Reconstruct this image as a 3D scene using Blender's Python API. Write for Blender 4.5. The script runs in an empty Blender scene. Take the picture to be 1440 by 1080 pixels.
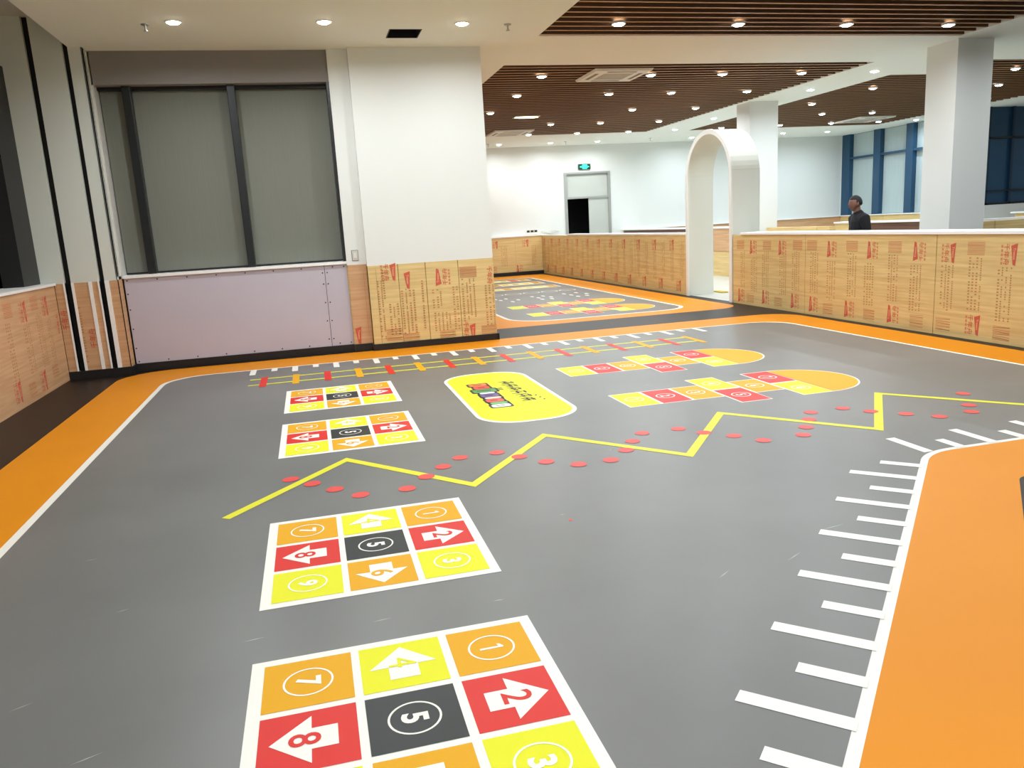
import bpy, bmesh, math, random
from mathutils import Vector, Matrix
random.seed(7)
C = bpy.context.scene.collection
PI = math.pi

# ---------------------------------------------------------------- camera, world, exposure
F_PX = 1105.7
PITCH, ROLL, YAW = 0.200474, 0.0584569, 0.2405479
cy, sy = math.cos(YAW), math.sin(YAW)
fw = Vector((sy*math.cos(PITCH), cy*math.cos(PITCH), -math.sin(PITCH)))
rt0 = Vector((cy, -sy, 0)); dn0 = fw.cross(rt0)
rt = math.cos(ROLL)*rt0 + math.sin(ROLL)*dn0
dn = -math.sin(ROLL)*rt0 + math.cos(ROLL)*dn0
cam_d = bpy.data.cameras.new('camera'); cam = bpy.data.objects.new('camera', cam_d); C.objects.link(cam)
cam_d.sensor_width = 36; cam_d.lens = 36*F_PX/1440; cam_d.clip_end = 200; cam_d.clip_start = .05
M = Matrix((rt, -dn, -fw)).transposed().to_4x4(); M.translation = Vector((0, 0, 1.6))
cam.matrix_world = M
bpy.context.scene.camera = cam
sc = bpy.context.scene
sc.view_settings.view_transform = 'Standard'; sc.view_settings.look = 'None'
sc.view_settings.gamma = 1; sc.view_settings.use_curve_mapping = False
sc.view_settings.exposure = -0.17
w = bpy.data.worlds.new('night'); sc.world = w; w.use_nodes = True
w.node_tree.nodes['Background'].inputs[0].default_value = (.006, .016, .03, 1)
w.node_tree.nodes['Background'].inputs[1].default_value = 1.0
LAMP_W = 31.0         # power of one downlight
LENS = 45.0           # glow of its lens
SPREAD = 168          # beam angle, degrees
COL_N = (.845, .905, .955); COL_C = (.77, .89, 1.0)
sc.cycles.max_bounces = 8; sc.cycles.diffuse_bounces = 6; sc.cycles.sample_clamp_indirect = 6

# ---------------------------------------------------------------- materials
def s2l(c):
    return tuple(((x/255)/12.92 if x/255 <= .04045 else ((x/255+.055)/1.055)**2.4) for x in c)
MATS = {}
def mat(name, rgb, rough=.6, metal=0, emit=None, strength=0, spec=.5, bump=None, vary=None, coat=0):
    """rgb 0-255 sRGB; vary=(scale vec, amount 0-1, detail): tone variation by noise; bump=(scale, strength)"""
    m = bpy.data.materials.new(name); m.use_nodes = True; nt = m.node_tree
    b = nt.nodes['Principled BSDF']; c = s2l(rgb)
    b.inputs['Base Color'].default_value = (*c, 1); b.inputs['Roughness'].default_value = rough
    b.inputs['Metallic'].default_value = metal; b.inputs['Specular IOR Level'].default_value = spec
    b.inputs['Coat Weight'].default_value = coat
    if emit is not None:
        b.inputs['Emission Color'].default_value = (*s2l(emit), 1); b.inputs['Emission Strength'].default_value = strength
    tc = nt.nodes.new('ShaderNodeTexCoord')
    if vary:
        sv, amt, det = vary
        mp = nt.nodes.new('ShaderNodeMapping'); mp.inputs['Scale'].default_value = sv
        nz = nt.nodes.new('ShaderNodeTexNoise'); nz.inputs['Scale'].default_value = 1; nz.inputs['Detail'].default_value = det
        rp = nt.nodes.new('ShaderNodeMapRange'); rp.inputs['From Min'].default_value = .3; rp.inputs['From Max'].default_value = .7
        rp.inputs['To Min'].default_value = 1-amt; rp.inputs['To Max'].default_value = 1+amt
        mx = nt.nodes.new('ShaderNodeVectorMath'); mx.operation = 'SCALE'; mx.inputs[0].default_value = c
        nt.links.new(tc.outputs['Object'], mp.inputs['Vector']); nt.links.new(mp.outputs[0], nz.inputs['Vector'])
        nt.links.new(nz.outputs['Fac'], rp.inputs['Value']); nt.links.new(rp.outputs[0], mx.inputs['Scale'])
        nt.links.new(mx.outputs[0], b.inputs['Base Color'])
    if bump:
        nz2 = nt.nodes.new('ShaderNodeTexNoise'); nz2.inputs['Scale'].default_value = bump[0]; nz2.inputs['Detail'].default_value = 4
        bp = nt.nodes.new('ShaderNodeBump'); bp.inputs['Strength'].default_value = bump[1]; bp.inputs['Distance'].default_value = .01
        nt.links.new(tc.outputs['Object'], nz2.inputs['Vector']); nt.links.new(nz2.outputs['Fac'], bp.inputs['Height'])
        nt.links.new(bp.outputs[0], b.inputs['Normal'])
    MATS[name] = m
    return m

def plywood_mat(name, base, dark, light):
    m = bpy.data.materials.new(name); m.use_nodes = True; nt = m.node_tree; N = nt.nodes.new; L = nt.links.new
    b = nt.nodes['Principled BSDF']; b.inputs['Roughness'].default_value = .5
    tc = N('ShaderNodeTexCoord')
    mp = N('ShaderNodeMapping'); mp.inputs['Scale'].default_value = (1.1, 1.1, 26); L(tc.outputs['Object'], mp.inputs[0])
    g = N('ShaderNodeTexNoise'); g.inputs['Scale'].default_value = 1.3; g.inputs['Detail'].default_value = 6; L(mp.outputs[0], g.inputs['Vector'])
    mp2 = N('ShaderNodeMapping'); mp2.inputs['Scale'].default_value = (.9, .9, 2.2); L(tc.outputs['Object'], mp2.inputs[0])
    g2 = N('ShaderNodeTexNoise'); g2.inputs['Scale'].default_value = 1.5; g2.inputs['Detail'].default_value = 3; L(mp2.outputs[0], g2.inputs['Vector'])
    r1 = N('ShaderNodeValToRGB'); r1.color_ramp.elements[0].position = .33; r1.color_ramp.elements[1].position = .66
    r1.color_ramp.elements[0].color = (*s2l(dark), 1); r1.color_ramp.elements[1].color = (*s2l(light), 1)
    L(g.outputs['Fac'], r1.inputs[0])
    mx = N('ShaderNodeMix'); mx.data_type = 'RGBA'; L(g2.outputs['Fac'], mx.inputs[0]); L(r1.outputs[0], mx.inputs[6]); mx.inputs[7].default_value = (*s2l(base), 1)
    L(mx.outputs[2], b.inputs['Base Color'])
    MATS[name] = m; return m

WHITE = mat('white_paint', (226, 228, 224), .75, bump=(160, .03))
CEIL = mat('ceiling_paint', (240, 243, 234), .8)
BAND = mat('grey_white_board', (205, 203, 198), .7)
SOFF = mat('grey_head_board', (136, 131, 128), .7)
PIER = mat('white_board', (222, 226, 217), .6)
FLOORGREY = mat('grey_vinyl', (109, 109, 106), .36, vary=((.8, .8, .8), .11, 7), bump=(5, .06), spec=.45)
FLOORDARK = mat('charcoal_vinyl', (22, 17, 15), .44, vary=((1.2, 1.2, 1.2), .1, 4), spec=.25)
ORANGE = mat('orange_vinyl', (217, 135, 5), .46, spec=.2, vary=((.6, .6, .6), .05, 4))
LINE = mat('white_floor_paint', (232, 230, 220), .45, spec=.3)
YEL = mat('yellow_floor_paint', (220, 219, 30), .5, spec=.2)
YEL2 = mat('deep_yellow_floor_paint', (214, 210, 36), .45, spec=.3)
RED = mat('red_floor_paint', (208, 34, 22), .45, spec=.3)
DOTRED = mat('red_dot_paint', (214, 62, 54), .45)
ORT = mat('orange_floor_paint', (220, 160, 10), .5, spec=.2)
BLK = mat('black_floor_paint', (36, 40, 38), .4, spec=.3)
TILEF = mat('pale_floor_tile', (196, 198, 190), .35, vary=((.7, .7, .7), .05, 3))
PLY = plywood_mat('plywood', (220, 192, 130), (198, 162, 104), (232, 206, 146))
PLYP = plywood_mat('pink_plywood', (208, 162, 122), (188, 142, 98), (220, 180, 136))
PLYD = plywood_mat('dark_wood', (96, 66, 52), (80, 52, 40), (112, 82, 64))
INKR = mat('red_ink', (204, 92, 68), .6)
INKB = mat('brown_ink', (182, 136, 82), .6)
INKP = mat('pale_red_ink', (212, 132, 92), .6)
INKW = mat('pale_ink', (236, 196, 150), .6)
BLACK = mat('black_plastic', (22, 22, 24), .45)
GAP = mat('black_gap', (8, 8, 9), .8)
LILAC = mat('lilac_board', (192, 185, 197), .55, vary=((.8, .8, .8), .04, 3))
SCREW = mat('dark_screw', (40, 36, 40), .4, metal=.6)
CAP = mat('white_cap', (246, 246, 244), .4)
SLAT_LIT = mat('slat_wood_lit', (178, 134, 88), .5, vary=((.6, 30, 30), .14, 3))
SLAT_SHADED = mat('slat_wood_shaded', (98, 68, 42), .55, vary=((.6, 30, 30), .14, 3))  # same wood as the underside, darkened to paint shade on the slat sides
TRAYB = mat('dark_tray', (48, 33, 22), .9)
FRAMED = mat('dark_window_frame', (34, 37, 38), .35, metal=.2)
FRAMEB = mat('blue_window_frame', (34, 74, 104), .4, metal=.1)
BLIND = mat('grey_roller_blind', (122, 124, 114), .85, vary=((60, 60, 2), .03, 2))
BLINDL = mat('pale_roller_blind', (176, 190, 190), .85, vary=((60, 60, 1), .06, 2))
def glass_mat(name, rgb):
    m = mat(name, rgb, .05, spec=.8); return m
GLASS = glass_mat('night_glass', (10, 34, 52))
BLUEP = mat('dusk_blue_pane', (24, 66, 96), .35)
ALU = mat('brushed_aluminium', (188, 190, 186), .35, metal=.7)
DOORM = mat('grey_door', (190, 194, 186), .5)
ACW = mat('white_plastic', (226, 222, 210), .45)
ACG = mat('grey_grille', (120, 116, 106), .6)
GREEND = mat('dark_green_sign', (4, 46, 30), .4, emit=(0, 90, 50), strength=.25)
GREENL = mat('lit_green', (60, 230, 190), .4, emit=(20, 245, 200), strength=1.3)
WARM = mat('warm_lamp', (255, 240, 180), .4, emit=(255, 232, 150), strength=25)
TRIM = mat('lamp_trim', (235, 235, 230), .4)
def lamp_mat(name, rgb, k=1.0):
    return mat(name, (250, 250, 250), .4, emit=rgb, strength=LENS*k)
L_NEUT = lamp_mat('neutral_lens', (255, 252, 244)); L_COOL = lamp_mat('cool_lens', (206, 232, 255), 1.0)
SKIN = mat('skin', (122, 82, 66), .5); HAIR = mat('black_hair', (16, 14, 14), .6)
SHIRT = mat('black_cloth', (14, 14, 19), .85); TROU = mat('dark_trousers', (26, 27, 33), .85); SHOE = mat('dark_shoe', (24, 22, 22), .5)
EYEW = mat('eye_white', (210, 205, 200), .3); LIP = mat('lip', (132, 74, 66), .5)
YWOOD = mat('yellow_offcut', (206, 176, 60), .6)

# ---------------------------------------------------------------- mesh helpers
class MB:
    def __init__(s): s.v = []; s.f = []; s.mi = []; s.smooth = False
    def add(s, vs, fs, mi=0):
        o = len(s.v); s.v += [tuple(v) for v in vs]; s.f += [tuple(i+o for i in f) for f in fs]; s.mi += [mi]*len(fs); return s
    def box(s, x0, x1, y0, y1, z0, z1, mi=0):
        vs = [(x, y, z) for z in (z0, z1) for y in (y0, y1) for x in (x0, x1)]
        return s.add(vs, [(0, 2, 3, 1), (4, 5, 7, 6), (0, 1, 5, 4), (2, 6, 7, 3), (0, 4, 6, 2), (1, 3, 7, 5)], mi)
    def poly(s, pts, z, mi=0): return s.add([(x, y, z) for x, y in pts], [tuple(range(len(pts)))], mi)
    def prism(s, pts, fn, t0, t1, mi=0):
        """pts 2D loop; fn(a,b,t)->xyz; extruded t0..t1"""
        n = len(pts); vs = [fn(a, b, t0) for a, b in pts]+[fn(a, b, t1) for a, b in pts]
        return s.add(vs, [tuple(range(n))[::-1], tuple(range(n, 2*n))]+[(i, (i+1) % n, n+(i+1) % n, n+i) for i in range(n)], mi)
    def cyl(s, c, r, z0, z1, n=20, mi=0, r2=None):
        r2 = r if r2 is None else r2
        vs = [(c[0]+r*math.cos(2*PI*i/n), c[1]+r*math.sin(2*PI*i/n), z0) for i in range(n)]+[(c[0]+r2*math.cos(2*PI*i/n), c[1]+r2*math.sin(2*PI*i/n), z1) for i in range(n)]
        return s.add(vs, [tuple(range(n))[::-1], tuple(range(n, 2*n))]+[(i, (i+1) % n, n+(i+1) % n, n+i) for i in range(n)], mi)
    def annulus(s, cx, cy_, r0, r1, z, n=36, mi=0, sx=1, syy=1):
        vs = []
        for r in (r0, r1): vs += [(cx+sx*r*math.cos(2*PI*i/n), cy_+syy*r*math.sin(2*PI*i/n), z) for i in range(n)]
        return s.add(vs, [(i, n+i, n+(i+1) % n, (i+1) % n) for i in range(n)], mi)
    def ring(s, cx, cy_, r0, r1, z0, z1, n=24, mi=0):
        vs = []
        for r, z in ((r0, z1), (r0, z0), (r1, z0), (r1, z1)): vs += [(cx+r*math.cos(2*PI*i/n), cy_+r*math.sin(2*PI*i/n), z) for i in range(n)]
        fs = []
        for k in range(4):
            a, b = k*n, ((k+1) % 4)*n
            fs += [(a+i, b+i, b+(i+1) % n, a+(i+1) % n) for i in range(n)]
        return s.add(vs, fs, mi)
    def tube(s, pts, r, n=8, mi=0):
        pts = [Vector(p) for p in pts]; vs = []
        for i, p in enumerate(pts):
            d = (pts[min(i+1, len(pts)-1)]-pts[max(i-1, 0)]).normalized()
            u = d.cross(Vector((0, 0, 1)))
            if u.length < .01: u = d.cross(Vector((1, 0, 0)))
            u.normalize(); v = d.cross(u)
            vs += [p+r*(math.cos(2*PI*k/n)*u+math.sin(2*PI*k/n)*v) for k in range(n)]
        fs = [(i*n+k, i*n+(k+1) % n, (i+1)*n+(k+1) % n, (i+1)*n+k) for i in range(len(pts)-1) for k in range(n)]
        fs += [tuple(range(n))[::-1], tuple(range((len(pts)-1)*n, len(pts)*n))]
        return s.add(vs, fs, mi)
    def ball(s, c, r, n=12, mi=0, fn=None):
        vs = [(0, 0, 1)]
        for i in range(1, n):
            t = PI*i/n
            vs += [(math.sin(t)*math.cos(2*PI*k/(2*n)), math.sin(t)*math.sin(2*PI*k/(2*n)), math.cos(t)) for k in range(2*n)]
        vs.append((0, 0, -1)); m = 2*n; fs = []
        for k in range(m): fs.append((0, 1+k, 1+(k+1) % m))
        for i in range(n-2):
            for k in range(m): a = 1+i*m; fs.append((a+k, a+m+k, a+m+(k+1) % m, a+(k+1) % m))
        e = len(vs)-1; a = 1+(n-2)*m
        for k in range(m): fs.append((a+k, e, a+(k+1) % m))
        if fn: vs = [fn(*v) for v in vs]
        else: vs = [(c[0]+r[0]*x, c[1]+r[1]*y, c[2]+r[2]*z) for x, y, z in vs]
        return s.add(vs, fs, mi)

def obj(name, mb, mats, parent=None, smooth=False, bevel=0):
    me = bpy.data.meshes.new(name); me.from_pydata(mb.v, [], mb.f)
    if not isinstance(mats, (list, tuple)): mats = [mats]
    for m in mats: me.materials.append(m)
    if len(mats) > 1: me.polygons.foreach_set('material_index', mb.mi)
    if smooth: me.polygons.foreach_set('use_smooth', [True]*len(me.polygons))
    me.update()
    o = bpy.data.objects.new(name, me); C.objects.link(o)
    if parent is not None:
        o.parent = parent
        o.matrix_parent_inverse = Matrix.Translation(-abs_loc(parent))
    if bevel:
        b = o.modifiers.new('soft_edge', 'BEVEL'); b.width = bevel; b.segments = 2; b.limit_method = 'ANGLE'
    return o
def abs_loc(o):
    p = Vector(o.location)
    if o.parent is not None: p = p + o.matrix_parent_inverse.translation + abs_loc(o.parent)
    return p
def thing(name, label, cat, loc=(0, 0, 0), group=None):
    o = bpy.data.objects.new(name, None); C.objects.link(o); o.location = loc; o.empty_display_size = .1
    o['label'] = label; o['category'] = cat
    if group: o['group'] = group
    return o
def tag(o, label, cat, group=None):
    o['label'] = label; o['category'] = cat
    if group: o['group'] = group
    return o
def struct(name, mb, m, parent=None, **k):
    o = obj(name, mb, m, parent, **k)
    if parent is None: o['kind'] = 'structure'
    return o
def sempty(name, loc=(0, 0, 0)):
    o = bpy.data.objects.new(name, None); C.objects.link(o); o.location = loc; o['kind'] = 'structure'; return o
def copy_tree(o, parent=None):
    c = o.copy(); C.objects.link(c)
    if parent is not None:
        mi = o.matrix_parent_inverse.copy(); c.parent = parent; c.matrix_parent_inverse = mi
    for ch in list(o.children): copy_tree(ch, c)
    return c
def B(*a): return MB().box(*a)

_txt = {}
def text_geo(s, off=0.0):
    k = (s, off)
    if s == '1':   # numeral with a flag and no foot
        return [(-.02, -.5), (.12, -.5), (.12, .5), (.0, .5), (-.2, .36), (-.2, .24), (-.02, .31)], [(0, 1, 2, 3, 6), (3, 4, 5, 6)], .32
    if k in _txt: return _txt[k]
    cu = bpy.data.curves.new('lettering', 'FONT'); cu.body = s; cu.align_x = 'CENTER'; cu.offset = off; cu.resolution_u = 4
    o = bpy.data.objects.new('lettering', cu); C.objects.link(o); bpy.context.view_layer.update()
    me = bpy.data.meshes.new_from_object(o.evaluated_get(bpy.context.evaluated_depsgraph_get()))
    vs = [(v.co.x, v.co.y) for v in me.vertices]; fs = [tuple(p.vertices) for p in me.polygons]
    bpy.data.objects.remove(o); bpy.data.curves.remove(cu); bpy.data.meshes.remove(me)
    if vs:
        xs = [v[0] for v in vs]; ys = [v[1] for v in vs]
        cx, cyy = (min(xs)+max(xs))/2, (min(ys)+max(ys))/2; h = max(ys)-min(ys); wd = max(xs)-min(xs)
        vs = [((x-cx)/h, (y-cyy)/h) for x, y in vs]; _txt[k] = (vs, fs, wd/h)
    else: _txt[k] = ([], [], 1)
    return _txt[k]
def add_text(mb, s, fn, h, mi=0, off=.0, wscale=1.0):
    """fn maps text plane (x right, y up, metres) to xyz"""
    vs, fs, _ = text_geo(s, off)
    mb.add([fn(x*h*wscale, y*h) for x, y in vs], fs, mi)

def rpoly(pts, rs, n=10):
    """rounded polygon"""
    out = []; N = len(pts)
    for i, (p, r) in enumerate(zip(pts, rs)):
        p = Vector(p); a = Vector(pts[i-1]); b = Vector(pts[(i+1) % N])
        if r <= 0: out.append(tuple(p)); continue
        u = (a-p).normalized(); v = (b-p).normalized(); ang = u.angle(v); d = r/math.tan(ang/2)
        p1, p2 = p+u*d, p+v*d; c = p+(u+v).normalized()*(r/math.sin(ang/2))
        a1 = math.atan2(*(p1-c).yx); a2 = math.atan2(*(p2-c).yx); da = (a2-a1+PI) % (2*PI)-PI
        out += [(c.x+r*math.cos(a1+da*k/n), c.y+r*math.sin(a1+da*k/n)) for k in range(n+1)]
    return out

H = 3.93; LW = 1.2
# ================================================================ FLOOR
floor = struct('floor', B(-3.6, 26, -4, 27, -.2, 0), FLOORDARK)
struct('pale_tile_floor', B(7.3, 18, 10.9, 24.6, .0, .004), TILEF, floor)
def flat(name, pts, z, m, parent): return struct(name, MB().poly(pts, z), m, parent)
# orange field, white line, grey field of the hall
o_pts = [(-2.42, -2.9), (7.1, -2.9), (7.1, 10.87), (-2.42, 10.87)]
W = .055; s45 = .7071
def lshape(left, right, back, kx, ky):
    # L-shaped field; kx: offset of the 45 degree edge (x = y - kx); ky: y of the straight edge
    return [(left, back), (left, left+kx), (ky-kx, ky), (right, ky), (right, back)][::-1]
flat('orange_border', rpoly(lshape(-2.42, 7.1, 10.87, -.34, 3.5), [.6, 0, .12, 0, .5][::-1]), .001, ORANGE, floor)
flat('white_border_line', rpoly(lshape(-1.82, 6.52, 10.17, .39-.06, 4.075), [.5, 0, .42, 0, .5][::-1]), .002, LINE, floor)
flat('grey_field', rpoly(lshape(-1.765, 6.475, 10.13, .39, 4.115), [.48, 0, .46, 0, .48][::-1]), .003, FLOORGREY, floor)
# floor of the space behind
flat('orange_border', rpoly([(1.2, 11.93), (7.06, 11.93), (7.06, 24.0), (1.2, 24.0)], [.3, .5, .3, .3]), .001, ORANGE, floor)
flat('white_border_line', rpoly([(3.16, 12.38), (6.34, 12.38), (6.34, 22.8), (3.16, 22.8)], [.75, .5, .3, .3]), .002, LINE, floor)
flat('grey_field', rpoly([(3.22, 12.45), (6.28, 12.45), (6.28, 22.72), (3.22, 22.72)], [.7, .48, .3, .3]), .003, FLOORGREY, floor)

Z1, Z2, Z3, Z4 = .0045, .0055, .0065, .0075
SCUFF = mat('pale_scuff', (178, 178, 172), .5)
for (x, y, l, a) in [(-.42, 3.12, .09, .12), (.1, 3.1, .08, .1), (.62, 3.1, .05, .0), (1.2, 3.86+.1, .03, .1), (-1.3, 4.3, .07, .2), (2.0, 3.0, .12, .5), (1.62, 2.95, .1, .6), (2.35, 3.25, .16, .15), (-1.0, 3.6, .06, .3), (-.9, 2.5, .1, .4), (-1.2, 2.9, .08, .5), (3.0, 6.9, .07, .2), (1.9, 5.0, .06, .9)]:
    dx, dy = math.cos(a)*l, math.sin(a)*l
    struct('scuff_mark', MB().poly([(x, y), (x+dx*.5, y+dy*.5-.0028), (x+dx, y+dy), (x+dx*.5, y+dy*.5+.0022)], .0036), SCUFF, floor)
# ---------------------------------------------------------------- nine square grids
def up_right(cx, cy_, z):      # lettering whose top points towards +X
    return lambda x, y: (cx+y, cy_-x, z)
CELL = .366
GX = [-.385, 0.715]
def arrow(cx, cy_, d):
    base = [(-.055, -.095), (.055, -.095), (.055, -.01), (.125, -.01), (0, .125), (-.125, -.01), (-.055, -.01)]
    c, s = {'up': (1, 0), 'left': (0, 1), 'down': (-1, 0), 'right': (0, -1)}[d]
    return [(cx+c*x-s*y, cy_+s*x+c*y) for x, y in base]
LAY = [[('7', ORT, None), ('4', YEL, 'up'), ('1', ORT, None)],
       [('8', RED, 'left'), ('5', BLK, None), ('2', RED, 'right')],
       [('9', YEL, None), ('6', ORT, 'down'), ('3', YEL, None)]]
def nine_grid(loc, label):
    t = thing('number_grid', label, 'floor marking', loc, 'painted nine square number grids')
    x0, y0 = loc[0], loc[1]
    obj('white_base', MB().poly([(x0, y0), (x0, y0-1.1), (x0+1.095, y0-1.1), (x0+1.095, y0)][::1][::-1][::-1], Z1), LINE, t)
    xs = [(.048, .368), (.398, .71), (.742, 1.05)]
    ys = [(-.042, -.355), (-.387, -.70), (-.732, -1.052)]
    for r in range(3):
        for c in range(3):
            d, m, ar = LAY[r][c]
            xa, xb = xs[c]; ya, yb = ys[r]
            cx, cyy = x0+(xa+xb)/2, y0+(ya+yb)/2
            tl = obj('tile', MB().poly([(x0+xa, y0+yb), (x0+xb, y0+yb), (x0+xb, y0+ya), (x0+xa, y0+ya)], Z2), m, t)
            if ar:
                sh = MB().poly(arrow(cx-.0, cyy, ar), Z3); obj('arrow', sh, LINE, tl)
                off = {'up': (.0, .012), 'down': (0, -.012), 'left': (-.012, 0), 'right': (.012, 0)}[ar]
                g = MB(); add_text(g, d, up_right(cx+off[0], cyy+off[1], Z4), .105, off=0 if d == '4' else .012); obj('digit', g, m, tl)
            else:
                g = MB(); g.annulus(cx, cyy, .083, .091, Z3); obj('ring', g, LINE, tl)
                g = MB(); add_text(g, d, up_right(cx, cyy, Z3), .092, off=.035 if d != '1' else .02); obj('digit', g, LINE, tl)
nine_grid((-.37, 2.925, 0), 'painted nine-square number grid that runs out of the picture in front')
nine_grid((-.37, 4.475, 0), 'painted nine-square number grid just in front of the yellow zigzag, second from the front')
nine_grid((-.37, 6.947, 0), 'painted nine-square number grid just behind the yellow zigzag line')
nine_grid((-.37, 8.492, 0), 'painted nine-square number grid nearest the yellow rail ladder by the back wall')

# ---------------------------------------------------------------- hopscotch
def hopscotch(x, y, label, pale=False, group='painted hopscotch tracks'):
    t = thing('hopscotch_track', label, 'floor marking', (x, y, 0), group)
    wl = .016
    cells = [(0, .3, 0, .535, YEL, '1'), (.3, .6, 0, .535, RED, '2'), (.6, .9, 0, .535, ORT, '3'),
             (.9, 1.2, .265, .80, YEL, '4'), (.9, 1.2, -.275, .265, RED, '5'), (1.2, 1.5, 0, .535, ORT, '6'),
             (1.5, 1.8, .265, .80, RED, '7'), (1.5, 1.8, -.275, .265, YEL, '8')]
    for xa, xb, ya, yb, m, d in cells:
        tl = obj('tile', MB().poly([(x+xa, y+ya), (x+xb, y+ya), (x+xb, y+yb), (x+xa, y+yb)], Z1), LINE, t)
        cx, cyy = x+(xa+xb)/2, y+(ya+yb)/2
        obj('painted_square', MB().poly([(x+xa+wl, y+ya+wl), (x+xb-wl/2, y+ya+wl), (x+xb-wl/2, y+yb-wl), (x+xa+wl, y+yb-wl)], Z2), m, tl)
        g = MB(); g.annulus(cx, cyy, .076, .087, Z3, 28); obj('ring', g, LINE, tl)
        g = MB(); add_text(g, d, up_right(cx, cyy, Z3), .09, off=.02); obj('digit', g, LINE, tl)
    n = 24; R = .5375
    def half(r, z, x1): return MB().poly([(x+x1, y+.2625-r), *[(x+1.8+r*math.sin(PI*k/n), y+.2625-r*math.cos(PI*k/n)) for k in range(n+1)], (x+x1, y+.2625+r)], z)
    hl = obj('half_circle', half(R, Z1, 1.8), LINE, t)
    obj('painted_half_circle', half(R-wl, Z2, 1.805), ORT, hl)
hopscotch(2.53, 6.115, 'painted hopscotch track beside the zigzag line, nearer of the two beside the yellow mat')
hopscotch(2.515, 7.67, 'painted hopscotch track between the rail ladder and the nearer hopscotch')
hopscotch(3.66, 14.47, 'faint hopscotch track beyond the charcoal strip, next to the white footprints', group='hopscotch tracks beyond the strip')
hopscotch(3.67, 13.08, 'faint hopscotch track beyond the charcoal strip, nearer the strip of the two there', group='hopscotch tracks beyond the strip')

# ---------------------------------------------------------------- zigzag and dots
zz = [(-.63+.745*k, 4.67 if k % 2 == 0 else 5.6) for k in range(9)]
def ribbon(pts, wd, z):
    L_, R_ = [], []
    for i, p in enumerate(pts):
        p = Vector(p)
        d1 = (p-Vector(pts[i-1])).normalized() if i else None
        d2 = (Vector(pts[i+1])-p).normalized() if i < len(pts)-1 else None
        d = (d1 or d2) if not (d1 and d2) else (d1+d2).normalized()
        n = Vector((-d.y, d.x)); k = 1/max(.3, n.dot(Vector((-(d1 or d2).y, (d1 or d2).x))))
        L_.append(p+n*wd/2*k); R_.append(p-n*wd/2*k)
    m = MB(); n_ = len(pts)
    return m.add([(q.x, q.y, z) for q in L_]+[(q.x, q.y, z) for q in R_], [(i, n_+i, n_+i+1, i+1) for i in range(n_-1)])
o = obj('zigzag_line', ribbon(zz, .062, Z1), YEL2); tag(o, 'long yellow zigzag line painted across the grey floor', 'floor marking')
dots = [(-.27, 5.29), (-.13, 5.13), (.01, 4.95), (.16, 4.77), (.45, 4.77), (.6, 4.96), (.74, 5.13), (.89, 5.29), (1.16, 5.3), (1.28, 5.13), (1.42, 4.94), (1.6, 4.79), (1.83, 4.79), (2.01, 4.96), (2.14, 5.15), (2.29, 5.32), (2.58, 5.31), (2.7, 5.13), (2.85, 4.96), (2.97, 4.77), (3.29, 4.77), (3.43, 4.94), (3.58, 5.12), (3.72, 5.3), (4.01, 5.3), (4.13, 5.12), (4.3, 4.94), (4.45, 4.77), (4.75, 4.78), (4.89, 4.95), (5.15, 5.28)]
t = thing('dot_trail', 'wavy trail of red round dots weaving over the yellow zigzag', 'floor marking', (-.27, 5.29, 0))
first = obj('dot', MB().annulus(0, 0, 0, .056, 0, 20), DOTRED, None)
for i, (x, y) in enumerate(dots):
    d = first if i == 0 else first.copy()
    if i: C.objects.link(d)
    d.parent = t; d.matrix_parent_inverse = Matrix.Translation((.27, -5.29, 0)); d.location = (x, y, Z2)
o = obj('paint_speck', MB().poly([(1.222, 3.855), (1.24, 3.85), (1.24, 3.885), (1.226, 3.88)], Z1), DOTRED); tag(o, 'tiny red paint speck alone on the bare grey floor', 'paint speck')

# ---------------------------------------------------------------- rail ladder and ruler marks
t = thing('rail_ladder', 'pair of thin yellow rails crossed by red and orange bars', 'floor marking', (-.8, 9.2, 0))
for y in (9.42, 9.06): obj('rail', MB().poly([(-.8, y-.023), (4.74, y-.023), (4.74, y+.023), (-.8, y+.023)], Z1), YEL, t)
for k in range(16):
    x = -.64+.357*k; obj('bar', MB().poly([(x-.038, 8.9), (x+.038, 8.9), (x+.038, 9.52), (x-.038, 9.52)], Z2), RED if k % 2 == 0 else ORT, t)
t = thing('ruler_scale', 'white comb of long and short marks along the back border line', 'floor marking', (-.8, 10.1, 0))
for k in range(25):
    x = -.8+.249*k; L_ = .36 if k % 2 == 0 else .2
    obj('tick', MB().poly([(x-.035, 10.12-L_), (x+.035, 10.12-L_), (x+.035, 10.14), (x-.035, 10.14)], Z1), LINE, t)
t = thing('ruler_scale', 'white comb of marks along the slanting border line of the near orange field', 'floor marking', (3.6, 4.1, 0))
for k in range(14):
    by = 3.89-.1815*k; bx = by-.40; L_ = (.212 if k % 2 == 0 else .354)
    c = Vector((bx, by)); d = Vector((-s45, s45)); p = Vector((s45, s45))*.034
    a = c-d*.02; b = c+d*L_
    obj('tick', MB().poly([tuple(a+p), tuple(b+p), tuple(b-p), tuple(a-p)], Z1), LINE, t)
for k in range(10):
    x = 3.75+.2575*k; L_ = .35 if k % 2 == 0 else .19
    obj('tick', MB().poly([(x-.036, 4.09), (x+.036, 4.09), (x+.036, 4.1+L_), (x-.036, 4.1+L_)], Z1), LINE, t)

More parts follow.
